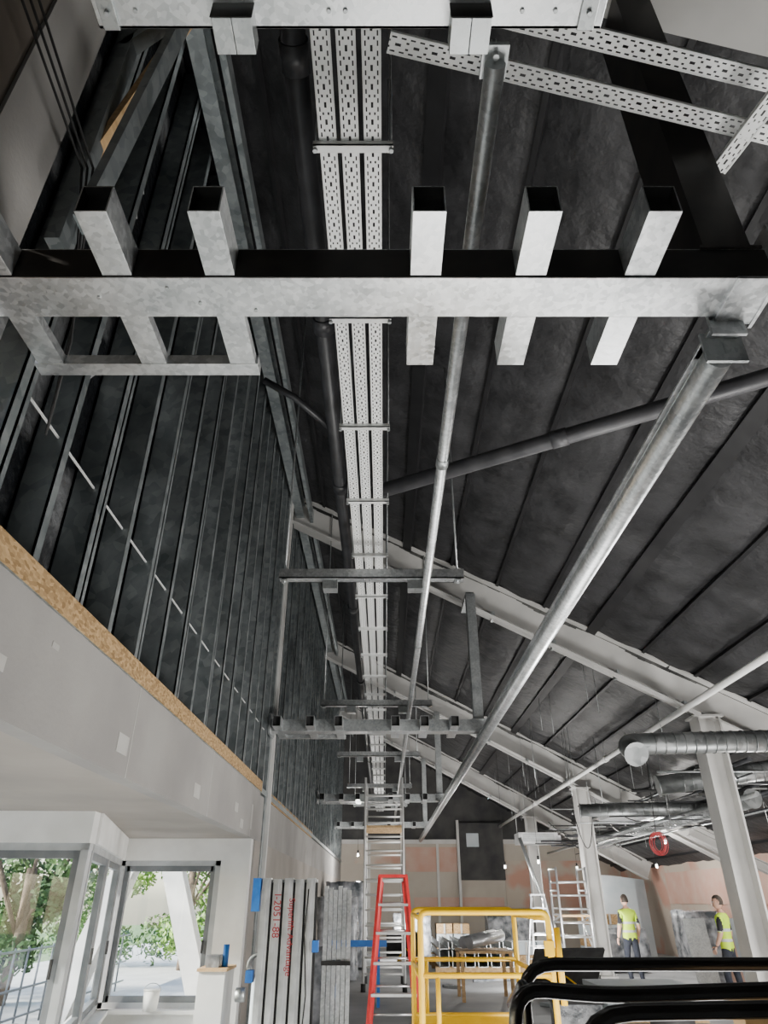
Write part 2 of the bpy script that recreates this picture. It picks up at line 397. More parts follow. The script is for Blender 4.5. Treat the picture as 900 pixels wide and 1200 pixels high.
# ------------------------------------------------------------------ galvanised support frames
def bolt(m, c, ax=(0,0,1), r=.014):
    c = Vector(c); a = Vector(ax); m.tube(c, c+a*.014, r, 'galvd', 6)
def frame(name, y, det=True):
    m = MB(); z = 3.8; yc = y+.105; bk = 'shadesteel' if det else 'galvd'
    m.rhs((-1.72, yc, z+.088), (1.6, yc, z+.088), .21, .176, .01, 'galv')
    m.bx(-1.72, 1.6, y-.002, y, z+.006, z+.17, bk)  # near frame's front face coloured dark for its shade
    for x in (.17, .6, 1.045):
        m.rhs((x, y-.3, z+.085), (x, y-.005, z+.085), .125, .15, .006, 'galv'); m.rhs((x, y+.215, z+.08), (x, y+.52, z+.08), .125, .15, .006, 'galv')
        m.bx(x-.055, x+.055, y-.25, y-.24, z+.016, z+.154, 'inner')  # dark plug standing for the shade inside the stub
    for x in (-1.58, -1.09, -.67):
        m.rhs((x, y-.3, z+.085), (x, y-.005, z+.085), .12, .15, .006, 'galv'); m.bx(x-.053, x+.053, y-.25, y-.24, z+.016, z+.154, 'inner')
        m.bar((x, y+.21, z+.03), (x, y+.56, z+.03), .12, .05, 'galv')
    m.bar((-1.66, y+.55, z+.03), (-.6, y+.55, z+.03), .08, .056, 'galv')
    m.bx(1.44, 1.62, y-.01, y+.24, z-.014, z, 'galv')
    m.bx(1.6, 1.615, y-.06, y+.26, z-.02, z+.26, 'galv')
    m.bx(-1.73, -1.70, y-.08, y+.3, z-.05, z+.25, 'galv')
    for x, yy in ((1.58, y+.03), (1.58, y+.18), (-1.2, y+.1), (-.78, y+.13), (-.9, y+.05), (-.55,y+.17)): bolt(m, (x, yy, z-.008), r=.009)
    m.bx(1.42, 1.56, y+.24, y+.42, z-.05, z-.03, 'galvd'); m.tube((1.49, y+.3, z-.14), (1.49, y+.3, z+.05), .012, 'galvd', 8)
    m.bx(1.415,1.565, y+.22, y+.235, z-.09, z+.1,'galv')
    m.build(name, bevel=.004 if det else 0)
    h = MB(); k = 'shadesteel' if det else 'galvd'; zt = zr(1.45)-.68 if det else zr(1.45)-.70-.14  # near post gets the same painted-in shade
    w, dp = (.2, .28) if det else (.15, .15); yh = y+.14
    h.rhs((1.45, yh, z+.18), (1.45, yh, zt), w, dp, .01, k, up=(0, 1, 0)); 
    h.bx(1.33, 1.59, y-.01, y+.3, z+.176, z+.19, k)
    if not det: h.bar((1.45, yh, zt+.03), (1.45, y+.95, zt+.03), .14, .06, 'galvd')
    h.build('hanger_post')
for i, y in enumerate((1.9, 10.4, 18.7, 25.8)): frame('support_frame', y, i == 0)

def upframe(y, det=True):
    m = MB(); z = 4.39
    m.bx(-1.05, .8, y-.05, y+.06, z, z+.012, 'galv'); m.bx(-1.05, .8, y+.048, y+.06, z, z+.1, 'galv'); m.bx(-1.05,.8,y-.05,y-.04,z,z+.1,'galv')
    for x in (-.54, .31):
        for s in (-.036, .036):
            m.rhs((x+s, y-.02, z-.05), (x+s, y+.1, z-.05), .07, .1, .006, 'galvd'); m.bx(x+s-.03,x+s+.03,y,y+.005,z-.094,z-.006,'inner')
        m.bx(x-.075, x+.075, y-.024, y-.02, z-.1, z, 'shadesteel' if det else 'galvd')  # nearest frame's face plates coloured dark in place of shade
    for x in (-1.0, .74):
        m.tube((x, y, z-.03), (x, y, zr(x)-.02), .01, 'galvd', 8); m.bx(x-.03, x+.03, y-.04, y+.06, z-.014, z, 'galvd')
    for x in (-.9,-.2,-.14,.5,.62): bolt(m, (x, y, z-.008), r=.009)
    m.build('upper_support_frame', bevel=.002 if det else 0)
for i, y in enumerate((1.2, 6.2, 11.3, 15.8, 20.6, 25)): upframe(y, i == 0)

# long rails
m = MB(); m.tube((1.49, 2.25, 3.70), (1.49, 30.5, 3.70), .066, 'galv', 24)
m.bx(1.415, 1.565, 2.2, 30.5, 3.75, 3.762, 'galv')
m.bx(1.40, 1.58, 2.19, 2.205, 3.62, 3.78, 'galvd')
m.build('support_rail')
m = MB(); m.tube((.42, 1.35, 4.33), (.42, 30, 4.33), .04, 'galv', 18)
m.bx(.37, .47, 1.3, 1.42, 4.36, 4.385, 'galvd'); m.tube((.42, 1.33, 4.33), (.42, 1.33, 4.45), .012, 'galvd', 8)
for y in (4, 8, 12, 16): m.tube((.42, y-.05, 4.33), (.42, y+.05, 4.33), .046, 'galvd', 18)
m.build('conduit_rail')

# cable trays
def tray(L, loc, rot):
    m = MB(); w = .083
    m.quad([(-w/2, 0, 0), (w/2, 0, 0), (w/2, L, 0), (-w/2, L, 0)], 'tray')
    for s in (-1, 1): m.bx(s*w/2-.001, s*w/2+.001, 0, L, 0, .018, 'traysolid'); m.bx(s*w/2-s*.007, s*w/2, 0, L, -.0015, 0, 'traysolid')
    m.build('cable_tray', loc=loc, rot=rot)
for x in (-.273, -.165, -.055): tray(29.5, (x, 1.0, 4.8), (0, 0, 0))
def tray_between(a, b):
    a = Vector(a); b = Vector(b); d = b-a
    tray(d.length, a, (0, 0, math.atan2(-d.x, d.y)))
tray_between((.02, 1.46, 4.72), (2.6, 2.03, 4.72))
tray_between((.06, 1.30, 4.78), (2.6, 1.83, 4.78)); tray_between((1.78, 1.45, 4.66), (1.62, 2.0, 4.66))
m = MB(); k = 0
while True:
    y = 1.95+k*1.12
    if y > 29: break
    m.bx(-.345, .045, y-.02, y+.02, 4.765, 4.775, 'traysolid'); m.bx(-.345, .045, y-.02, y-.016, 4.765, 4.80, 'traysolid')
    for x in (-.335, .035): m.tube((x, y, 4.75), (x, y, zr(x)-.02), .005, 'galvd', 6); m.tube((x, y, 4.745), (x, y, 4.765), .012, 'galvd', 6)
    k += 1
m.build('tray_support_brackets')

# black pipes
m = MB(); m.tube((-.42, -3, 5.05), (-.42, 30, 5.05), .06, 'blackpipe', 20)
for y in (1.6, 3.3, 5.4, 8.5, 12, 16, 20): m.tube((-.42, y, 5.05), (-.42, y+.14, 5.05), .07, 'blackpipe', 20)
m.path([(-.42, 4.6, 5.05), (-.75, 4.4, 5.25), (-1.0, 4.3, 5.35)], .03, 'blackpipe')
m.build('drainage_pipe')
m = MB(); m.tube((-.33, 5.54, 4.93), (3.6, 3.35, 4.93), .068, 'greypipe', 20)
m.tube((1.4,4.57,4.93),(1.52,4.51,4.93),.076,'greypipe',20); m.build('rainwater_pipe')

# conduits / cables up left
m = MB()
for i in range(3):
    o = i*.03
    m.path([(-1.6+o, 1.0, 5.1+o), (-1.62+o, 2.2, 5.0), (-1.66+o*.4, 2.6, 4.3-o*3), (-1.68, 2.7, 3.6+o)], .007, 'rubber', 6)
m.build('electrical_cables')
m = MB(); m.bar((-1.55, 2.25, 4.6), (-1.25, 2.25, 7.6), .05, .12, 'stud', up=(0,1,0)); m.bar((-1.68, 2.3, 4.5), (-1.68, 2.3, 8.0), .08, .1, 'stud', up=(0,1,0))
m.bar((-1.70, 2.3, 6.4), (-1.0, 2.3, 7.6), .05, .1, 'stud', up=(0,1,0)); m.bar((-1.70, 2.34, 5.2), (-1.3, 2.34, 7.2), .04, .09, 'wood', up=(0,1,0)); m.build('end_bracing')

# ------------------------------------------------------------------ ducts & services right
def duct(name, pts, r, r_b=.35):
    m = MB(); P = bend(pts, r_b, 8); m.path(P, r, 'duct', 24)
    for a, b in zip(pts[:-1], pts[1:]):
        a = Vector(a); b = Vector(b); L = (b-a).length; d = (b-a)/L; t = .4
        while t < L-.1:
            m.tube(a+d*(t-.006), a+d*(t+.006), r+.008, 'duct', 24); t += .15
    m.tube(P[0]-(P[1]-P[0]).normalized()*.02, P[0], r+.02, 'duct', 24)
    m.build(name)
duct('ventilation_duct', [(3.62, 10.1, 3.42), (3.62, 10.45, 3.62), (7.0, 10.45, 3.70)], .155, .3)
duct('ventilation_duct', [(4.85, 12.7, 3.35), (7.2, 12.3, 3.62)], .16)
duct('ventilation_duct', [(4.3, 16, 3.3), (7.2, 15.4, 3.3)], .13)
duct('ventilation_duct', [(6.7, 13.2, 3.2), (6.7, 24, 3.2)], .15)
def fcu(x, y, z, s=1):
    m = MB(); m.bx(x-.62*s, x+.62*s, y-.35, y+.45, z, z+.32*s, 'alu'); m.bx(x-.5*s, x+.5*s, y-.38, y-.35, z+.06, z+.26*s, 'galvd')
    for i in range(4): m.bx(x-.5*s, x+.5*s, y-.395, y-.38, z+.08+i*.045*s, z+.095+i*.045*s, 'alu')
    for sx in (-.6, .6):
        m.tube((x+sx*s, y, z+.3*s), (x+sx*s, y, zr(x+sx*s)), .008, 'galvd', 6)
    m.bx(x+.62*s, x+.75*s, y-.2, y+.1, z+.05, z+.25*s, 'alu')
    m.build('fan_coil_unit')
fcu(5.65, 16.8, 3.2); fcu(4.9, 24, 3.15)
m = MB()
for i in range(34):
    x0 = random.uniform(4.6, 6); y0 = random.uniform(11.8, 24); z0 = random.uniform(3.0, 3.9); L = random.uniform(1, 3)
    x1 = min(x0+L, 7.6); z0 = min(z0, zr(x1)-.2)
    m.tube((x0, y0, z0), (x1, y0+random.uniform(-.3, .3), z0), random.choice((.012, .02, .03)), random.choice(('galvd', 'blackpipe', 'blackpipe', 'rubber')), 8)
for i in range(9):
    x = random.uniform(5.6, 7.8); z = min(random.uniform(3, 3.7), zr(x)-.2)
    m.tube((x, 11.8, z), (x, 28, z), random.choice((.015, .03, .04)), random.choice(('galvd', 'blackpipe')), 8)
for i in range(50):
    x = random.uniform(3.6, 7.8); y = random.uniform(11.8, 26); m.tube((x, y, zr(x)), (x, y, max(2.7, zr(x)-random.uniform(.3, 1.8))), .005, 'galvd', 5)
for i in range(12):   # drooping cables
    x = random.uniform(4.2, 7.5); y = random.uniform(13, 24); z = min(3.4, zr(x)-.3); w = random.uniform(.4, 1.4); dr = random.uniform(.2, .8)
    m.path([(x+w*t, y, z-dr*4*t*(1-t)) for t in [j/10 for j in range(11)]], .01, random.choice(('rubber', 'white', 'rubber')), 6)
m.build('ceiling_services')
m = MB()
for i in range(9):
    r = .15+.02*(i % 4); c = Vector((5.42+.015*i, 14.9+.012*i, 2.58)); t = random.uniform(-.5, .5)
    m.path([c+Vector((math.cos(a)*r*.8, math.sin(t)*math.cos(a)*r*.4, math.sin(a)*r)) for a in [2*math.pi*j/24 for j in range(24)]], .006, 'cable', 6, closed=True)
m.path([(5.45, 14.9, 2.78), (5.5, 14.92, 3.4), (5.6, 15, zr(5.6)-.03)], .008, 'rubber', 6); m.build('hanging_cable_coil')
m = MB(); m.ibeam((7.2, 17.5, 3.0), (9.5, 17.5, 1.9), .2, .2, .02, .02, 'whitesteel'); m.build('raking_brace')
m = MB(); m.tube((4.0, 22, 3.2), (5.0, 22, .0), .05, 'galvd'); m.build('propping_tube')

# ------------------------------------------------------------------ red stepladder
def stepladder(loc, h=1.83, rail='red'):
    m = MB(); x, y, _ = loc; wt, wb = .14, .30
    for s in (-1, 1):
        m.bar((x+s*wb, y-.5, 0.02), (x+s*wt, y, h), .03, .07, rail); m.bar((x+s*(wb-.02), y+.62, 0.02), (x+s*(wt-.02), y+.06, h-.05), .025, .045, rail)
        m.box((x+s*wb, y-.5, .03), (.05, .09, .06), 'rubber'); m.box((x+s*(wb-.02), y+.62, .03), (.04, .07, .06), 'rubber')
        m.bar((x+s*(wb-.06), y-.27, .85), (x+s*(wb-.08), y+.4, .85), .006, .02, 'alu')
    for i in range(1, 7):
        t = i/7; zz = h*t; w = wb+(wt-wb)*t; m.bx(x-w, x+w, y-.5*(1-t)-.045, y-.5*(1-t)+.045, zz-.025, zz, 'alu')
        m.tube((x-w+.02, y+.62-.56*t, zz), (x+w-.02, y+.62-.56*t, zz), .012, 'alu', 8)
    m.bx(x-.16, x+.16, y-.08, y+.1, h-.01, h+.02, rail)
    m.build('stepladder')
stepladder((.1, 8.6, 0)); stepladder((3.4, 17.2, 0), 1.7, 'alu')

def tower(x0, x1, y0, y1, H, k='white'):
    m = MB()
    for x in (x0, x1):
        for y in (y0, y1): m.tube((x, y, .12), (x, y, H), .026, k, 10); m.tube((x, y, .0), (x, y, .14), .05, 'rubber', 10)
    n = int((H-.2)/.28)
    for i in range(n):
        z = .3+i*.28
        for y in (y0, y1): m.tube((x0, y, z), (x1, y, z), .02, k, 8)
    for z in (.5, H*.5, H-1.0, H-.5, H-.04):
        for x in (x0, x1): m.tube((x, y0, z), (x, y1, z), .02, 'alu', 8)
    for x in (x0, x1):
        m.tube((x, y0, .5), (x, y1, H*.5), .018, 'alu', 8); m.tube((x, y1, H*.5), (x, y0, H-1.0), .018, 'alu', 8)
    m.bx(x0, x1, y0, y1, H-1.04, H-1.0, 'wood'); m.build('access_tower')
tower(-.42, .42, 16.5, 18.1, 4.05)
tower(4.15, 4.85, 18.4, 19.2, 2.3, 'alu')

# ------------------------------------------------------------------ material lift (mast)
m = MB(); yb = 8.0
for i in range(5):
    x = -1.22+i*.115
    m.bx(x-.045, x+.045, yb, yb+.08, .12, 1.8-.01*(i % 2), 'alu'); m.bx(x-.012, x+.012, yb-.02, yb, .12, 1.78, 'alu')
    m.bx(x+.046, x+.068, yb+.02, yb+.07, .12, 1.76, 'rubber')
m.bx(-1.29, -.70, yb+.08, yb+.16, 1.7, 1.79, 'alu'); m.bx(-1.3, -.69, yb+.06, yb+.2, .1, .22, 'alu')
m.bx(-1.36, -1.28, yb-.02, yb+.1, 1.5, 1.8, 'blue'); m.bx(-1.36, -1.29, yb-.02, yb+.1, .9, 1.0, 'blue'); m.bx(-.72,-.66,yb-.02,yb+.1,1.15,1.25,'blue')
for s in (-1.3, -.7):
    m.bar((s, yb-.1, .12), (s, yb+1.3, .08), .06, .07, 'alu')
    for yy in (yb-.1, yb+1.3): m.tube((s-.025, yy, .06), (s+.025, yy, .06), .06, 'rubber', 16)
m.bx(-1.27,-.72,yb-.35,yb,.12,.18,'alu'); m.tube((-1.36, yb+.05, .8), (-1.45, yb+.05, .8), .06, 'galvd')
m.path([(-.78, yb-.01, 1.7), (-.8, yb-.03, 1.3), (-.76, yb-.03, .8), (-.8, yb-.01, .3)], .006, 'rubber', 6)
lift = m.build('material_lift')
def text(s, size, loc, rot, k, parent, name):
    cu = bpy.data.curves.new(name, 'FONT'); cu.body = s; cu.size = size; cu.extrude = .001; cu.materials.append(M[k])
    o = bpy.data.objects.new(name, cu); COL.objects.link(o)
    o.parent = parent; o.location = Vector(loc)-parent.location; o.rotation_euler = rot
text('Superlift Advantage', .085, (-.97, 7.974, 1.62), (math.pi/2, math.pi/2, 0), 'redtext', lift, 'lettering')
text('I-2051-88', .1, (-1.125, 7.974, 1.66), (math.pi/2, math.pi/2, 0), 'redtext', lift, 'serial_lettering')

m = MB()
for i in range(6):
    m.bx(-.66+i*.05, -.66+i*.05+.042, 8.6+.02*i, 8.66+.02*i, 0, 1.74-.02*(i % 3), 'galv')
m.bx(-.67,-.36,8.58,8.6,1.0,1.04,'rubber'); m.build('stud_bundle')

# yellow podium
m = MB(); xa, xb, ya, yb = .23, 1.04, 5.0, 6.3
for y in (ya, yb):
    m.path(bend([(xa, y, .1), (xa, y, 1.535), (xb, y, 1.535), (xb, y, .1)], .05), .019, 'yellow', 10)
    m.tube((xa, y, 1.2), (xb, y, 1.2), .016, 'yellow', 10); m.tube((xa, y, .85), (xb, y, .85), .016, 'yellow', 10)
    m.bx(xa, xb, y-.01, y+.01, .72, .84, 'yellow')
for x in (xa, xb):
    for z in (1.5, 1.18, .72, .35): m.tube((x, ya, z), (x, yb, z), .016, 'yellow', 10)
    for y in (ya, yb): m.tube((x-.02, y, .07), (x+.02, y, .07), .07, 'rubber', 16)
m.bx(xa, xb, ya, yb, .68, .72, 'alu'); m.tube((xb+.05,ya,1.45),(xb+.05,ya,1.05),.02,'yellow',10)
m.bx(xb-.04,xb+.02,ya-.03,ya-.0,1.30,1.38,'yellow')
for y in (ya,yb): m.tube((xa+.1,y,1.2),(xa+.1,y,.85),.014,'yellow',8)
m.build('work_podium')

# black tube trolley in the foreground
m = MB()
m.path(bend([(.372, 2.2, .2), (.372, 2.2, 1.449), (1.9, 2.2, 1.449), (1.9, 2.2, .2)], .09), .0165, 'black', 14)
m.path(bend([(.285, 1.9, .2), (.30, 1.9, 1.425), (.52, 1.9, 1.41), (1.8, 1.9, 1.445), (1.8, 1.9, .2)], .07), .0165, 'black', 14)
m.path(bend([(.40, 1.75, .2), (.40, 1.75, 1.395), (1.8, 1.75, 1.415), (1.8, 1.75, .2)], .12), .0165, 'black', 14)
m.path(bend([(.34, 1.98, .2), (.34, 1.98, 1.43), (.34, 2.2, 1.36)], .05), .014, 'black', 12)
m.bx(.25, 1.95, 1.6, 2.3, .16, .22, 'black')
for x in (.35, 1.8):
    for y in (1.7, 2.2): m.tube((x-.03, y, .08), (x+.03, y, .08), .08, 'rubber', 18)
m.bx(.885, 1.75, 2.05, 2.12, .22, 1.40, 'wood')
m.build('platform_trolley')

# blue trestle
m = MB(); 
for s in (-.85, -.1):
    for d in (-.25, .25): m.bar((s, 14.5+d, 0), (s, 14.5, .9), .05, .05, 'blue')
    m.bar((s, 14.35, .4), (s, 14.65, .4), .04, .04, 'blue')
m.bar((-1.0, 14.5, .92), (0.05, 14.5, .92), .08, .1, 'blue'); m.build('trestle')

m = MB()
for i in range(6):
    for j in range(3):
        x = 1.5+i*.32; z = .16+j*.19
        m.bx(x-.12, x+.12, 20, 23.5, z, z+.012, 'galvd'); m.bx(x-.12, x-.108, 20, 23.5, z, z+.15, 'galvd'); m.bx(x+.108, x+.12, 20, 23.5, z, z+.15, 'galvd')
for y in (20.4, 22, 23.2): m.bx(1.3, 3.3, y-.05, y+.05, 0, .16, 'wood'); 
for y in (20.6,22.2): m.bx(1.3,3.3,y-.03,y+.03,.315,.35,'wood')
m.build('steel_channel_stack')
def lumpy(name, c, d, k, seed):
    bm = bmesh.new(); bmesh.ops.create_cube(bm, size=1); bmesh.ops.subdivide_edges(bm, edges=bm.edges[:], cuts=6, use_grid_fill=True)
    for v in bm.verts:
        p = Vector((v.co.x*d[0], v.co.y*d[1], v.co.z*d[2])); n = noise.noise_vector(p*3+Vector((seed, 0, 0)))*.07; v.co = p+n
    z = min(v.co.z for v in bm.verts)
    for v in bm.verts: v.co.z -= z
    me = bpy.data.meshes.new(name); bm.to_mesh(me); bm.free(); me.materials.append(M[k])
    for p in me.polygons: p.use_smooth = True
    o = bpy.data.objects.new(name, me); COL.objects.link(o); o.location = c; return o
for c, d, s in (((-1.1, 19, 0), (.9, 1.2, 1.6), 2), ((-1.05, 22, 0), (1.1, 1.2, 2.0), 9), ((4.2, 27, 0), (1.4, 1.0, 1.1), 5), ((.9, 25.5, 0), (1.2, 1.0, 1.2), 12),
                ((-1.1, 12.6, 0), (.7, .8, .9), 15), ((6.2, 21, 0), (1.2, 1.0, .9), 19), ((8.6, 21.5, 0), (1.0, 1.2, 1.3), 23)):
    lumpy('wrapped_pallet', c, d, 'film', s)
def cartons(x, y, n, seed):
    random.seed(seed); m = MB(); z = 0
    m.bx(x-.55, x+.55, y-.45, y+.45, 0, .12, 'wood'); z = .12
    for j in range(n):
        for sx in (-.27, .27):
            w = .5; h = .28; m.bx(x+sx-w/2, x+sx+w/2, y-.4+random.uniform(0,.04), y+.4, z, z+h-.01, 'osb' if (j+seed) % 2 else 'boardblue'); m.bx(x+sx-.03, x+sx+.03, y-.41, y-.4, z, z+h-.01, 'patch')
        z += .28
    m.build('carton_stack')
cartons(2.2, 25.6, 3, 3); cartons(6.6, 24.3, 4, 4); cartons(3.9, 20.8, 2, 5)
random.seed(9)
m = MB()
for i in range(5): m.bar((7.9+.12*i, 26+.1*i, .02), (8.2+.12*i, 27+.1*i, 2.3), 1.2, .02, 'boardblue', up=(0, -1, .3))
m.build('leaning_boards')
m = MB(); R = Matrix.Rotation(-.18, 3, 'X')
for i in range(4): m.box((7.2+.3*i, 18.2+.06*i, .62), (.5, .03, 1.24), ('galvd', 'film', 'pink', 'boardblue')[i], R)
m.build('stacked_panels')
m = MB(); m.tube((3.1, 9, 0), (3.1, 9, .6), .2, 'rubber', 24, r2=.24); m.tube((3.1, 9, .6), (3.1, 9, .63), .255, 'rubber', 24); m.tube((3.1,9,.63),(3.1,9,.66),.1,'rubber',16); m.build('waste_bin')
m = MB(); m.bx(2.3, 2.9, 11, 11.5, .0, .4, 'film'); m.bx(2.28, 2.92, 10.98, 11.52, .4, .45, 'rubber'); m.path(bend([(2.45, 11.25, .45), (2.45, 11.25, .55), (2.75, 11.25, .55), (2.75, 11.25, .45)], .04), .015, 'rubber', 8); m.build('toolbox')
m = MB()
for i in range(5): m.bx(3.4, 4.9, 12.6, 14, i*.09, i*.09+.07, 'wood' if i == 0 else 'boardblue')
m.build('board_stack')
m = MB(); m.tube((1.6, 15, .9), (2.3, 15.6, 1.0), .1, 'alu', 20); m.tube((1.5, 15.2, .9), (2.2, 15.9, 1.0), .1, 'alu', 20); m.bx(1.4,2.4,14.9,15.9,.74,.78,'wood')
for x in (1.45,2.35):
    for y in (14.95,15.85): m.bx(x-.03,x+.03,y-.03,y+.03,0,.74,'wood')
m.build('work_table')
m = MB(); m.bx(6.9, 7.8, 12.6, 13.1, 0, .8, 'galvd'); m.bx(6.85, 7.85, 12.55, 13.15, .8, .85, 'rubber'); m.bx(7.0,7.7,12.58,12.6,.1,.35,'alu'); m.bx(7.0,7.7,12.58,12.6,.42,.7,'alu'); m.build('tool_chest')
m = MB()
for i in range(40):
    x = random.uniform(.6, 4.6); y = random.uniform(13.5, 27); a = random.uniform(0, 3.14); L = random.uniform(.2, 1.1); d = Vector((math.cos(a), math.sin(a), 0))*L/2
    if 1.0 < x < 3.7 and 19 < y < 24.2: continue
    c = Vector((x, y, .03)); m.bar(c-d, c+d, random.uniform(.05, .2), .05, random.choice(('galvd', 'wood', 'boardblue', 'film')))
m.build('floor_offcuts')

def bucket(x, y, z, k):
    m = MB(); m.tube((x, y, z), (x, y, z+.2), .08, k, 18, r2=.095); m.tube((x, y, z+.2), (x, y, z+.215), .1, k, 18); m.path([(x+.1*math.cos(a), y, z+.2+.07*math.sin(a)) for a in [math.pi*i/8 for i in range(9)]], .004, 'galvd', 6); m.build('bucket')
bucket(-2.95, 6.70, .475, 'white'); bucket(-2.75, 9.75, .475, 'white')
m = MB(); m.bx(-2.1, -1.8, 9.2, 9.75, 0, .9, 'white'); m.bx(-2.12,-1.78,9.18,9.77,.9,.93,'wood'); m.bx(-2.05,-1.9,9.3,9.5,.93,1.05,'film'); m.tube((-1.85,9.4,.93),(-1.85,9.4,1.15),.035,'blue',12); m.build('site_cabinet')
m = MB(); m.path([(-1.42+.12*math.cos(a), 9.1+.02*a, .95+.12*math.sin(a)) for a in [2*math.pi*i/16 for i in range(36)]], .02, 'galvd', 8); m.tube((-1.42, 9.15, 0), (-1.42, 9.15, .85), .06, 'boardblue', 14); m.bx(-1.55,-1.29,9.05,9.35,0,.12,'blue'); m.build('dust_extractor')

# far work lamps, plus more hanging lamps added as fill light
m = MB(); L0 = []
for (x, y, z) in ((4.2, 20.6, 2.55), (3.6, 22.6, 2.5), (7.9, 22, 2.5), (6.6, 26, 2.6), (-.9, 26, 3.0), (7.5, 13.5, 2.9), (7.0, 18.6, 2.9)):
    m.tube((x, y, z+.05), (x, y, zr(x)-.02), .004, 'rubber', 6); m.tube((x, y, z), (x, y, z+.1), .03, 'rubber', 10)
    m.tube((x, y, z-.08), (x, y, z), .03, 'lamp', 12); L0.append((x, y, z))
fo = m.build('work_and_fill_lamps')
def child_point(par, p, e, r=.05):
    l = bpy.data.lights.new('lamp_light', 'POINT'); l.energy = e; l.shadow_soft_size = r; l.color = (1, .97, .92)
    lo = bpy.data.objects.new('lamp_light', l); COL.objects.link(lo); lo.parent = par; lo.location = Vector(p)-par.location
for (x, y, z) in L0: child_point(fo, (x, y, z-.12), 150, .03)
# added fill lights with made-up panel housings and stands, aimed up at the roof
def add_fill(x, y, z, aim, e, sx=1.6, sy=1.2, col=(1, .98, .95)):
    d = Vector(aim).normalized(); q = d.to_track_quat('-Z', 'Y'); R = q.to_matrix()
    m = MB(); c = Vector((x, y, z)); m.box(c-d*.05, (sx+.06, sy+.06, .06), 'rubber', R)
    for a in (0, 2.1, 4.2): m.tube((x, y, max(z-.1, .2)), (x+.4*math.cos(a), y+.4*math.sin(a), .02), .015, 'yellow', 8)
    o = m.build('fill_light_stand')
    l = bpy.data.lights.new('fill_light', 'AREA'); l.shape = 'RECTANGLE'; l.size = sx; l.size_y = sy; l.energy = e; l.color = col
    lo = bpy.data.objects.new('fill_light', l); COL.objects.link(lo); lo.parent = o; lo.location = c-o.location; lo.rotation_euler = q.to_euler()
add_fill(.9, 3.7, .4, (-.05, .15, 1), 120, 2.4, 1.6)
add_fill(6.5, 3.8, .5, (-1, .2, .9), 380, 2.0, 1.6)
add_fill(3.2, 6.6, .35, (-.25, .5, 1), 320, 1.4, 1.0)
add_fill(3.6, 16.2, .4, (-.2, 1, .9), 400, 1.4, 1.0)
add_fill(7.6, 9.5, .5, (-.2, .9, .8), 330, 1.6, 1.2)
add_fill(.6, 23.8, .5, (0, .9, .9), 330, 1.0, .8)

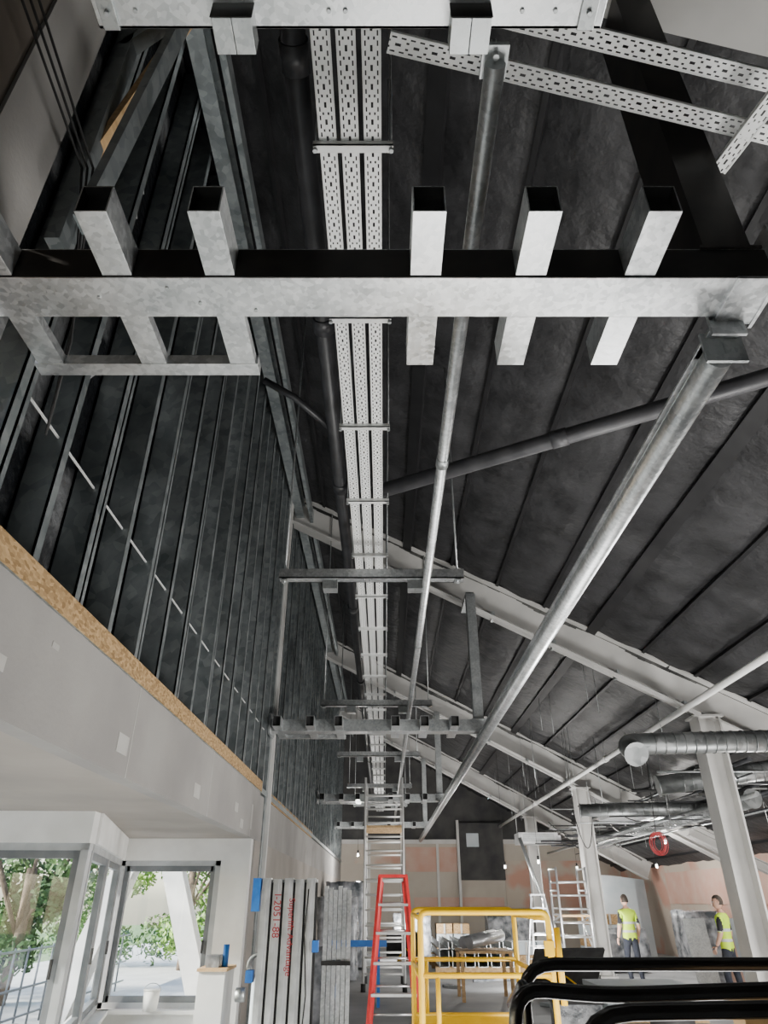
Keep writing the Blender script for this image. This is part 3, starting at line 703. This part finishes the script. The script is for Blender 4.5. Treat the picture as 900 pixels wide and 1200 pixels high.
# ------------------------------------------------------------------ people
def skinned(verts, edges, radii, root=0, sub=2):
    me = bpy.data.meshes.new('t'); me.from_pydata([tuple(v) for v in verts], edges, []); me.update()
    o = bpy.data.objects.new('t', me); COL.objects.link(o)
    o.modifiers.new('s', 'SKIN'); s = o.modifiers.new('u', 'SUBSURF'); s.levels = sub; s.render_levels = sub
    sv = me.skin_vertices[0].data
    for i, r in enumerate(radii): sv[i].radius = r if isinstance(r, tuple) else (r, r)
    sv[root].use_root = True
    dg = bpy.context.evaluated_depsgraph_get(); dg.update()
    out = bpy.data.meshes.new_from_object(o.evaluated_get(dg)); bpy.data.objects.remove(o)
    for p in out.polygons: p.use_smooth = True
    return out
def person(loc, heading, headturn=0, armL=None, armR=None, stride=.0, sc=1):
    root = bpy.data.objects.new('construction_worker', None); COL.objects.link(root); root.location = loc; root.rotation_euler = (0, 0, heading); root.scale = (sc, sc, sc)
    armL = armL or ((-.25, -.03, 1.15), (-.26, .07, .92)); armR = armR or ((.25, -.03, 1.15), (.26, .07, .92))
    V = [(0,0,.95),(0,.0,1.10),(0,0,1.30),(0,-.01,1.44),(0,0,1.51),(0,.01,1.57),
         (-.095,0,.88),(-.105,.02+stride,.5),(-.11,-.02+stride*.6,.09),(-.12,.12+stride*.6,.045),
         (.095,0,.88),(.105,.02-stride,.5),(.11,-.02-stride*1.4,.09),(.12,.12-stride*1.4,.045),
         (-.165,-.01,1.425),armL[0],armL[1],(.165,-.01,1.425),armR[0],armR[1]]
    E = [(0,1),(1,2),(2,3),(3,4),(4,5),(0,6),(6,7),(7,8),(8,9),(0,10),(10,11),(11,12),(12,13),(3,14),(14,15),(15,16),(3,17),(17,18),(18,19)]
    R = [(.15,.115),(.145,.11),(.165,.125),(.12,.09),.06,.055,.095,.066,.05,.045,.095,.066,.05,.045,.07,.05,.032,.07,.05,.032]
    me = skinned(V, E, R)
    for k in ('navy', 'vest', 'tshirt', 'skin', 'rubber'): me.materials.append(M[k])
    for p in me.polygons:
        c = p.center; ax = abs(c.x)
        if c.z < .13: i = 4
        elif c.z < .9 and ax < .23: i = 0
        elif c.z > 1.49: i = 3
        elif ax < .19+.03*(c.z > 1.3): i = 1
        elif c.z > 1.2: i = 2
        else: i = 3 if c.z < 1.18 and ax > .19 else 1
        p.material_index = i
    o = bpy.data.objects.new('body', me); COL.objects.link(o); o.parent = root
    bm = bmesh.new(); bmesh.ops.create_uvsphere(bm, u_segments=24, v_segments=18, radius=1)
    for v in bm.verts:
        x, y, z = v.co
        w = 1-.22*max(0, -z); v.co = Vector((x*.077*w, y*.098*(1-.1*max(0, -z)), z*.12))
        if z < -.3 and y > 0: v.co.y += .012*(-z)
    for s in (-1, 1):
        r = bmesh.ops.create_uvsphere(bm, u_segments=8, v_segments=6, radius=1)
        for v in r['verts']: v.co = Vector((s*.078+v.co.x*.012, v.co.y*.018-.005, v.co.z*.03))
    r = bmesh.ops.create_cone(bm, segments=8, radius1=.017, radius2=.006, depth=.05, cap_ends=True)
    for v in r['verts']: v.co = Vector((v.co.x, .098-v.co.z*.25, v.co.z-.015))
    nf = len(bm.faces)
    me = bpy.data.meshes.new('head')
    for s in (-1, 1):
        r = bmesh.ops.create_uvsphere(bm, u_segments=8, v_segments=6, radius=.012)
        for v in r['verts']: v.co += Vector((s*.03, .086, .01))
    bm.faces.ensure_lookup_table()
    for f in bm.faces[nf:]: f.material_index = 1
    n2 = len(bm.faces)
    r = bmesh.ops.create_cube(bm, size=1)
    for v in r['verts']: v.co = Vector((v.co.x*.045, v.co.y*.012+.092, v.co.z*.012-.062))
    bm.faces.ensure_lookup_table()
    for f in bm.faces[n2:]: f.material_index = 2
    n3 = len(bm.faces)
    r = bmesh.ops.create_uvsphere(bm, u_segments=24, v_segments=18, radius=1); dl = []
    for v in r['verts']:
        x, y, z = v.co
        if z < -.45 or (y > .25 and z < .42): dl.append(v)
        v.co = Vector((x*.084, y*.106-.006, z*.128+.004))
    bmesh.ops.delete(bm, geom=dl, context='VERTS')
    bm.faces.ensure_lookup_table()
    for f in bm.faces[n3:]: f.material_index = 3
    for f in bm.faces: f.smooth = True
    bm.to_mesh(me); bm.free()
    for k in ('skin', 'eye', 'lip', 'hair'): me.materials.append(M[k])
    h = bpy.data.objects.new('head', me); COL.objects.link(h); h.parent = root; h.location = (0, .02, 1.665); h.rotation_euler = (0, 0, headturn)
    for side, (el, wr) in (('left', armL), ('right', armR)):
        el = Vector(el); wr = Vector(wr); d = (wr-el).normalized(); s = -1 if side == 'left' else 1
        fwd = Vector((0, 1, 0)); fwd = (fwd-d*fwd.dot(d)).normalized(); inn = d.cross(fwd).normalized()
        if inn.x*s > 0: inn = -inn
        V = [wr, wr+d*.045, wr+d*.085]; E = [(0,1),(1,2)]; R = [(.026,.018),(.034,.015),(.036,.014)]
        for k, (o_, L) in enumerate(((.03,.07),(.01,.08),(-.01,.075),(-.03,.058))):
            b = len(V); base = wr+d*.085+fwd*o_
            V += [base, base+d*L*.5+inn*.006, base+d*L*.95+inn*.028]; E += [(2,b),(b,b+1),(b+1,b+2)]; R += [.0095,.0085,.007]
        b = len(V); V += [wr+d*.03+fwd*.035, wr+d*.06+fwd*.055+inn*.01, wr+d*.088+fwd*.058+inn*.02]; E += [(1,b),(b,b+1),(b+1,b+2)]; R += [.012,.010,.008]
        hm = skinned(V, E, R, 0, 1); hm.materials.append(M['skin'])
        ho = bpy.data.objects.new('hand_'+side, hm); COL.objects.link(ho); ho.parent = root
    return root
person((5.45, 17.6, 0), math.radians(15), 0, stride=.05, sc=.96)
person((6.1, 14.2, 0), math.radians(50), math.radians(30), armL=((-.25, .0, 1.15), (-.24, .12, .95)), armR=((.26, -.03, 1.15), (.25, .1, .92)), stride=.06, sc=.94)

# ------------------------------------------------------------------ outside
m = MB(); m.bx(-60, 40, -40, 70, -.5, -.3, 'grass'); m.bx(-12, -4.9, -20, 60, -.31, -.27, 'paving'); m.build('ground')
def tree(loc, h, r, k, n=4600):
    m = MB(); x, y, z = loc
    m.path([(x, y, z), (x+.1, y, z+h*.3), (x, y+.1, z+h*.6)], .12, 'bark', 8)
    for i in range(6):
        a = i*1.05; m.tube((x, y, z+h*.3), (x+math.cos(a)*r*.6, y+math.sin(a)*r*.6, z+h*.65), .04, 'bark', 6)
    cl = [(Vector((x+random.gauss(0, r*.45), y+random.gauss(0, r*.45), z+h*random.uniform(.1, 1))), r*random.uniform(.25, .5)) for _ in range(18)]
    for i in range(n):
        c, rr = random.choice(cl); d = Vector((random.gauss(0,1), random.gauss(0,1), random.gauss(0,1))).normalized()
        p = c+d*rr*random.uniform(.6, 1); u = Vector((random.gauss(0,1), random.gauss(0,1), random.gauss(0,1))).normalized(); w = u.cross(d).normalized(); s = .07
        m.quad([p-u*s-w*s*.5, p+u*s-w*s*.5, p+u*s+w*s*.5, p-u*s+w*s*.5], k)
    m.build('tree')
for loc, h, r, k in (((-9.0, 12.5, -.3), 5, 1.8, 'leaf'), ((-7.9, 17, -.3), 4.2, 1.4, 'leafd'), ((-12, 18, -.3), 6, 2.2, 'leafd'), ((-6.3, 25, -.3), 5, 2, 'leaf'), ((-9.5, 27, -.3), 6, 2.2, 'leafd'), ((-13, 11, -.3), 5, 2.2, 'leafd'), ((-15,14,-.3),6,2.4,'leaf')):
    tree(loc, h, r, k)
m = MB()
for i in range(20): m.tube((-6.0-.02*i, 9+i*.55, -.3), (-6.0-.02*i, 9+i*.55, .9), .02, 'frame', 6)
for z in (-.1, .3, .85): m.tube((-6.0, 9, z), (-6.4, 20, z), .02, 'frame', 6)
m.build('boundary_railing')
m = MB()
m.ibeam((-4.9, 12.2, -.27), (-3.3, 12.2, 4.5), .34, .34, .03, .03, 'white', up=(0,1,0)); m.ibeam((-2.5, 12.2, -.27), (-4.3, 12.2, 4.5), .3, .3, .03, .03, 'white', up=(0,1,0))
m.ibeam((-5.6, 9.2, -.27), (-5.1, 9.2, 4.5), .3, .3, .03, .03, 'white', up=(0,1,0))
m.build('facade_brace')

# ------------------------------------------------------------------ light + camera
w = bpy.data.worlds.new('sky'); SC.world = w; w.use_nodes = True; nt = w.node_tree
bg = nt.nodes['Background']; st = nt.nodes.new('ShaderNodeTexSky'); st.sky_type = 'NISHITA'; st.sun_disc = False
st.sun_elevation = math.radians(35); st.sun_rotation = math.radians(-110); st.air_density = 1; st.dust_density = 2
nt.links.new(st.outputs[0], bg.inputs[0]); bg.inputs[1].default_value = 1.2
s = bpy.data.lights.new('sun', 'SUN'); s.energy = 20; s.angle = math.radians(1.5); s.color = (1, .95, .87)
so = bpy.data.objects.new('sun', s); COL.objects.link(so)
so.rotation_euler = Vector((1, .25, -.42)).to_track_quat('-Z', 'Y').to_euler(); so.location = (-10, 0, 10)
cam = bpy.data.cameras.new('camera'); co = bpy.data.objects.new('camera', cam); COL.objects.link(co); SC.camera = co
cam.sensor_fit = 'VERTICAL'; cam.sensor_height = 36; cam.lens = 788/1200*36; cam.clip_start = .05; cam.clip_end = 300
co.location = (0, 0, 1.6); co.rotation_euler = (math.radians(120), 0, 0)
